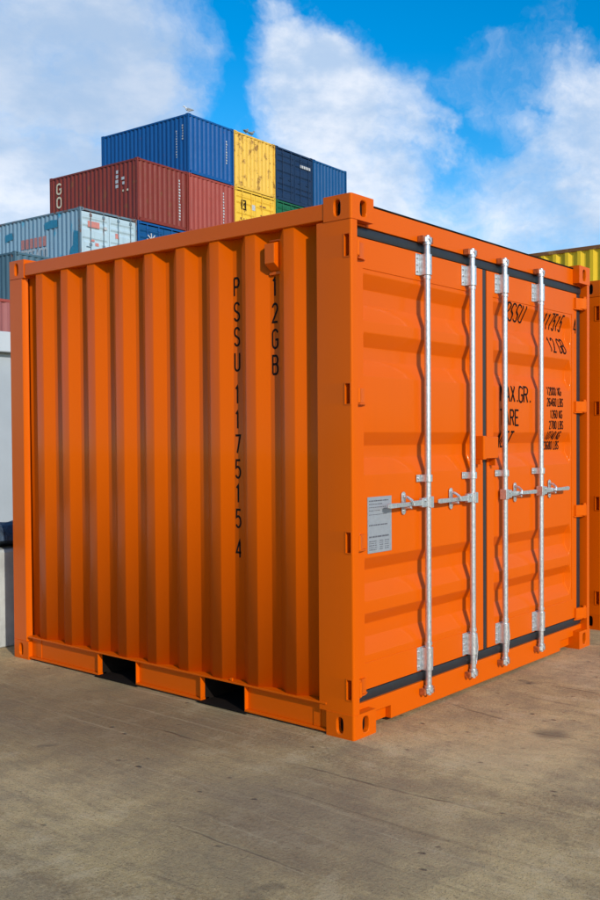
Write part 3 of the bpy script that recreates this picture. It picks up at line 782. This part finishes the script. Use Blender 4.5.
# logo on the pale container
mb = MB()
for j in range(6): mb.add([sidefn(4.10 - j * .30 - (0 if j % 2 else 0), z, .002) for z in (0,)] and [(.004, 3.95 - j * .30, 1.32), (.004, 3.95 - j * .30, 1.72), (.004, 3.95 - j * .30 - .22, 1.72), (.004, 3.95 - j * .30 - .22, 1.32)], [(0, 1, 2, 3)])
mb.build('pink_logo_bar', PINK, BG[-1, 4])
mb = MB(); text(mb, 'GESEACO', -4.0, .82, .185, .42, .085, .085, rev(sidefn, 0)); mb.build('white_lettering', WHITE, BG[-1, 4])
MB().add([(.003, y, z) for y, z in ((.13, .3), (.72, .3), (.66, 1.02), (.47, 1.16), (.42, 1.72), (.15, 1.66))], [(0, 1, 2, 3, 4, 5)]).build('cyan_patch', CYANP, BG[-1, 4])
MB().add([(.003, y, z) for y, z in ((1.45, 1.98), (2.30, 1.95), (2.35, 2.22), (1.9, 2.30), (1.48, 2.27))], [(0, 1, 2, 3, 4)]).build('cyan_patch', CYANP, BG[-1, 4])
MB().add([(.003, y, z) for y, z in ((4.5, 1.85), (5.08, 1.75), (5.1, 2.05), (4.6, 2.12))], [(0, 1, 2, 3)]).build('cyan_patch', CYANP, BG[-1, 4])
MB().box(.35, .88, .013, .018, 1.88, 2.12).build('pink_label', PINK, BG[-1, 4])
MB().tube((1.16, .018, 1.95), (1.16, .013, 1.95), .07, n=16).build('white_round_label', WHITE, BG[-1, 4])
for x, z, w_, h_ in ((1.62, 1.64, .15, .20), (.68, 1.17, .16, .13), (.5, 1.33, .15, .08), (1.55, 1.12, .2, .12)): MB().box(x, x + w_, .0135, .018, z, z + h_).build('warning_label', PINK, BG[-1, 4])
# star emblem and letters on the blue doors
mb = MB(); cx, cz = .68, 1.90
for j in range(4):
    a = PI * j / 4 + .1; c_, s_ = math.cos(a) * .26, math.sin(a) * .26
    stroke(mb, [(cx - c_, cz - s_), (cx + c_, cz + s_)], .05, lambda a, b, off: (a, -.016 - off, b), .001 * j, .2)
text(mb, 'A', .38, 1.35, .22, .28, 0, .06, lambda a, b, off: (a, -.016 - off, b)); text(mb, 'IN'.replace('I', '1'), 1.15, 1.75, .16, .26, .12, .05, lambda a, b, off: (a, -.016 - off, b))
mb.build('white_emblem', WHITE, BG[0, 4])
mb = MB(); specks(mb, lambda a, b, off: (a, -.016, b), .55, 1.5, 1.58, 1, .5, 2); mb.build('white_marking', WHITE, BG[0, 4])
# marks on the yellow doors and the navy doors
ring = [(.42 + .26 * x, 1.66 + .40 * z) for x, z in ((0, 0), (1, 0), (1, 1), (0, 1), (0, 0))]
mb = MB(); stroke(mb, ring, .05, lambda a, b, off: (a, -.003 - off, b), .001)
for j, (a, b) in enumerate((((.47, 1.72), (.47, 1.98)), ((.47, 1.98), (.55, 1.84)), ((.55, 1.84), (.63, 1.98)), ((.63, 1.98), (.63, 1.72)))): stroke(mb, [a, b], .035, lambda a, b, off: (a, -.003 - off, b), .002 + j * .0004)
mb.build('dark_emblem', INK, BG[2, 5])
mb = MB()
for x, z, w_, h_ in ((1.6, 1.98, .42, .07), (1.65, 1.55, .5, .05), (.35, 1.15, .25, .10), (1.7, 1.1, .35, .08)): mb.box(x, x + w_, .0135, .0165, z, z + h_)
mb.build('dark_marking', RAILR, BG[2, 5])
MB().box(1.05, 1.30, .0135, .0165, 1.72, 1.98).build('pale_label', WHITE, BG[2, 5])
mb = MB()
for j in range(6): mb.box(1.72 + j * .13, 1.72 + j * .13 + .10, -.003, .000, 1.92, 2.06)
mb.build('white_lettering', WHITE, BG[3, 6])

# red stack behind the cabin, yellow stack on the right
rl = bg_container(N_, 'dusty red container at the left edge above the white cabin roof', RED2, weathered('dusty_red_paint', (.30, .10, .095, 1), .1, .3, seed=15), False, (8.3, 21.7, 2.61), 0, w=2.438)
c = copy_tree(rl); c.location = (8.3, 21.7, .005); tag(c, 'container hidden by the white cabin, carrying the dusty red one', 'shipping container')
yr = bg_container(N_, 'bright yellow container with a rusty top rail at the far right behind the orange ones', YEL3, YEL3, False, (13.15, 2.4, 2.61), 0, w=2.438, railm=RAILR)
c = copy_tree(yr); c.location = (13.15, 2.4, .005); tag(c, 'yellow container at ground level carrying the bright yellow one on the right', 'shipping container')

# ------------------------------------------------------------------ cabin, barrier, tarpaulin
cb = thing('site_cabin', 'pale grey white site cabin with flat overhanging roof at the left edge', 'cabin', (-.5, 8.0, 0))
MB().box(0, 7.0, 0, 2.6, .12, 2.46).build('wall', CABW, cb, bevel=.01)
MB().box(-.10, 7.10, -.12, 2.70, 2.4605, 2.705).build('roof', CABF, cb, bevel=.012)
MB().box(0.05, 6.95, .03, 2.55, .0, .1195).build('base', DARKIN, cb)
d = MB().box(4.9, 5.75, -.03, -.002, .14, 2.15).build('door', CABF, cb, bevel=.004)
MB().box(5.62, 5.68, -.06, -.031, 1.05, 1.10).build('handle', GALV, d)
wd = ring_mb(MB(), 1.0, 2.2, 1.0, 2.0, 1.05, 2.15, 1.05, 1.95, -.03, -.002).build('window', CABF, cb)
MB().box(1.051, 2.149, -.012, -.004, 1.051, 1.949).build('pane', GLASSM, wd)
mb = MB().tube((2.5, -.03, .2), (2.5, -.03, 2.45), .03, n=10); mb.build('downpipe', CABF, cb)

def barrier(x0, x1, y0, h, label):
    t = thing('concrete_barrier', label, 'barrier', (x0, y0, 0), 0, 'concrete barrier blocks behind the container')
    w_ = x1 - x0
    pf = [(0, 0), (.0, h * .97), (.015, h), (.50, h), (.515, h * .97), (.515, 0)]
    MB().ext(pf, 0, 0, w_).build('block', CONC, t, bevel=.012)
    for x in (.35, w_ - .35): MB().path([(x - .06, .26, h - .01), (x - .05, .26, h + .045), (x + .05, .26, h + .045), (x + .06, .26, h - .01)], .008, 8).build('lifting_loop', RAILR, t)
barrier(-1.85, .75, 3.29, .675, 'pale concrete barrier block at the left edge with the blue tarpaulin on top')
barrier(.765, 2.6, 3.31, .665, 'pale concrete barrier block mostly hidden behind the orange container')
def tarp():
    n, m = 60, 22; rnd = random.Random(5); V = []; fs = []
    ph = [rnd.uniform(0, 6) for _ in range(8)]
    for i in range(n + 1):
        t_ = i / n; x = -1.0 + 1.9 * t_; en = min(1, math.sin(PI * min(max(t_, .02), .98)) * 4) ** .5
        for j in range(m):
            a = 2 * PI * j / m
            f = 1 + .10 * math.sin(5 * a + ph[0] + 9 * t_) + .06 * math.sin(44 * t_ + a) + .06 * math.sin(17 * t_ + 2 * a + ph[1]) + .05 * math.sin(31 * t_ - 3 * a + ph[2]) + .03 * math.sin(55 * t_ + ph[3])
            y = 3.52 + .21 * f * math.cos(a) * en; z = .676 + .085 + .088 * f * math.sin(a) * en
            V.append((x + .02 * math.sin(3 * a + ph[4]), y, max(z, .677 + .002 * math.sin(j))))
    for i in range(n):
        for j in range(m): fs.append((i * m + j, i * m + (j + 1) % m, (i + 1) * m + (j + 1) % m, (i + 1) * m + j))
    fs += [tuple(range(m)), tuple(range(n * m, n * m + m))]
    b = MB().add(V, fs)
    o = b.build('tarpaulin', TARP); tag(o, 'rolled dark blue tarpaulin lying on the pale concrete barrier', 'tarpaulin')
tarp()

# ------------------------------------------------------------------ gulls
def gull(key, a, y, label, rz, s=1.0, grey=False):
    base = BG[key]; M = Matrix.Translation(Vector(slotpos(*key))) @ Matrix.Rotation(-PSI, 4, 'Z')
    p = M @ Vector((a, y, SH - .001))
    t = thing('seagull', label, 'bird', p, rz, 'gulls perched on the container stack'); t.scale = (s, s, s)
    def lathe(pts, n=12):
        V = []; fs = []
        for (x, z, ry, rz_) in pts:
            for j in range(n): V.append((x, ry * math.cos(2 * PI * j / n), z + rz_ * math.sin(2 * PI * j / n)))
        for i in range(len(pts) - 1):
            for j in range(n): fs.append((i * n + j, i * n + (j + 1) % n, (i + 1) * n + (j + 1) % n, (i + 1) * n + j))
        fs += [tuple(range(n)), tuple(range((len(pts) - 1) * n, len(pts) * n))]
        return MB().add(V, fs)
    b = lathe([(-.30, .20, .01, .008), (-.22, .195, .045, .02), (-.12, .20, .075, .06), (0, .215, .09, .085), (.10, .25, .075, .08), (.15, .31, .05, .055), (.165, .36, .042, .045), (.20, .385, .045, .042), (.235, .38, .03, .03), (.25, .375, .012, .012)])
    b.tube((.02, .03, 0), (.0, .035, .16), .009, n=6).tube((.02, -.03, 0), (.0, -.035, .16), .009, n=6)
    b.build('body', GULLG if grey else GULLW, t)
    w_ = MB()
    for sg in (1, -1):
        V = [(.08, sg * .085, .27), (.02, sg * .10, .20), (-.16, sg * .075, .19), (-.33, sg * .03, .215), (-.16, sg * .06, .26), (.0, sg * .085, .295)]
        V2 = [(x, y_ + sg * .012, z) for x, y_, z in V]
        w_.add(V + V2, [(0, 1, 2, 3, 4, 5), (6, 7, 8, 9, 10, 11)] + [(i, (i + 1) % 6, 6 + (i + 1) % 6, 6 + i) for i in range(6)])
    w_.build('wing', GULLG, t)
    MB().tube((.245, 0, .375), (.30, 0, .362), .011, .003, n=8).build('beak', BEAK, t)
gull((1, 6), .10, .12, 'white gull perched alone on the near corner of the bright blue container', 2.4, .8)
gull((2, 6), .85, .12, 'dark gull on the rusty yellow container, the left one of the pair', .4, .85, True)
gull((2, 6), 1.22, .14, 'dark gull on the rusty yellow container, the right one of the pair', .1, .85, True)

# ------------------------------------------------------------------ ground
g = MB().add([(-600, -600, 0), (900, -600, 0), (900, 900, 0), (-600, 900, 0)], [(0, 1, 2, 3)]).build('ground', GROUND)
g['kind'] = 'structure'
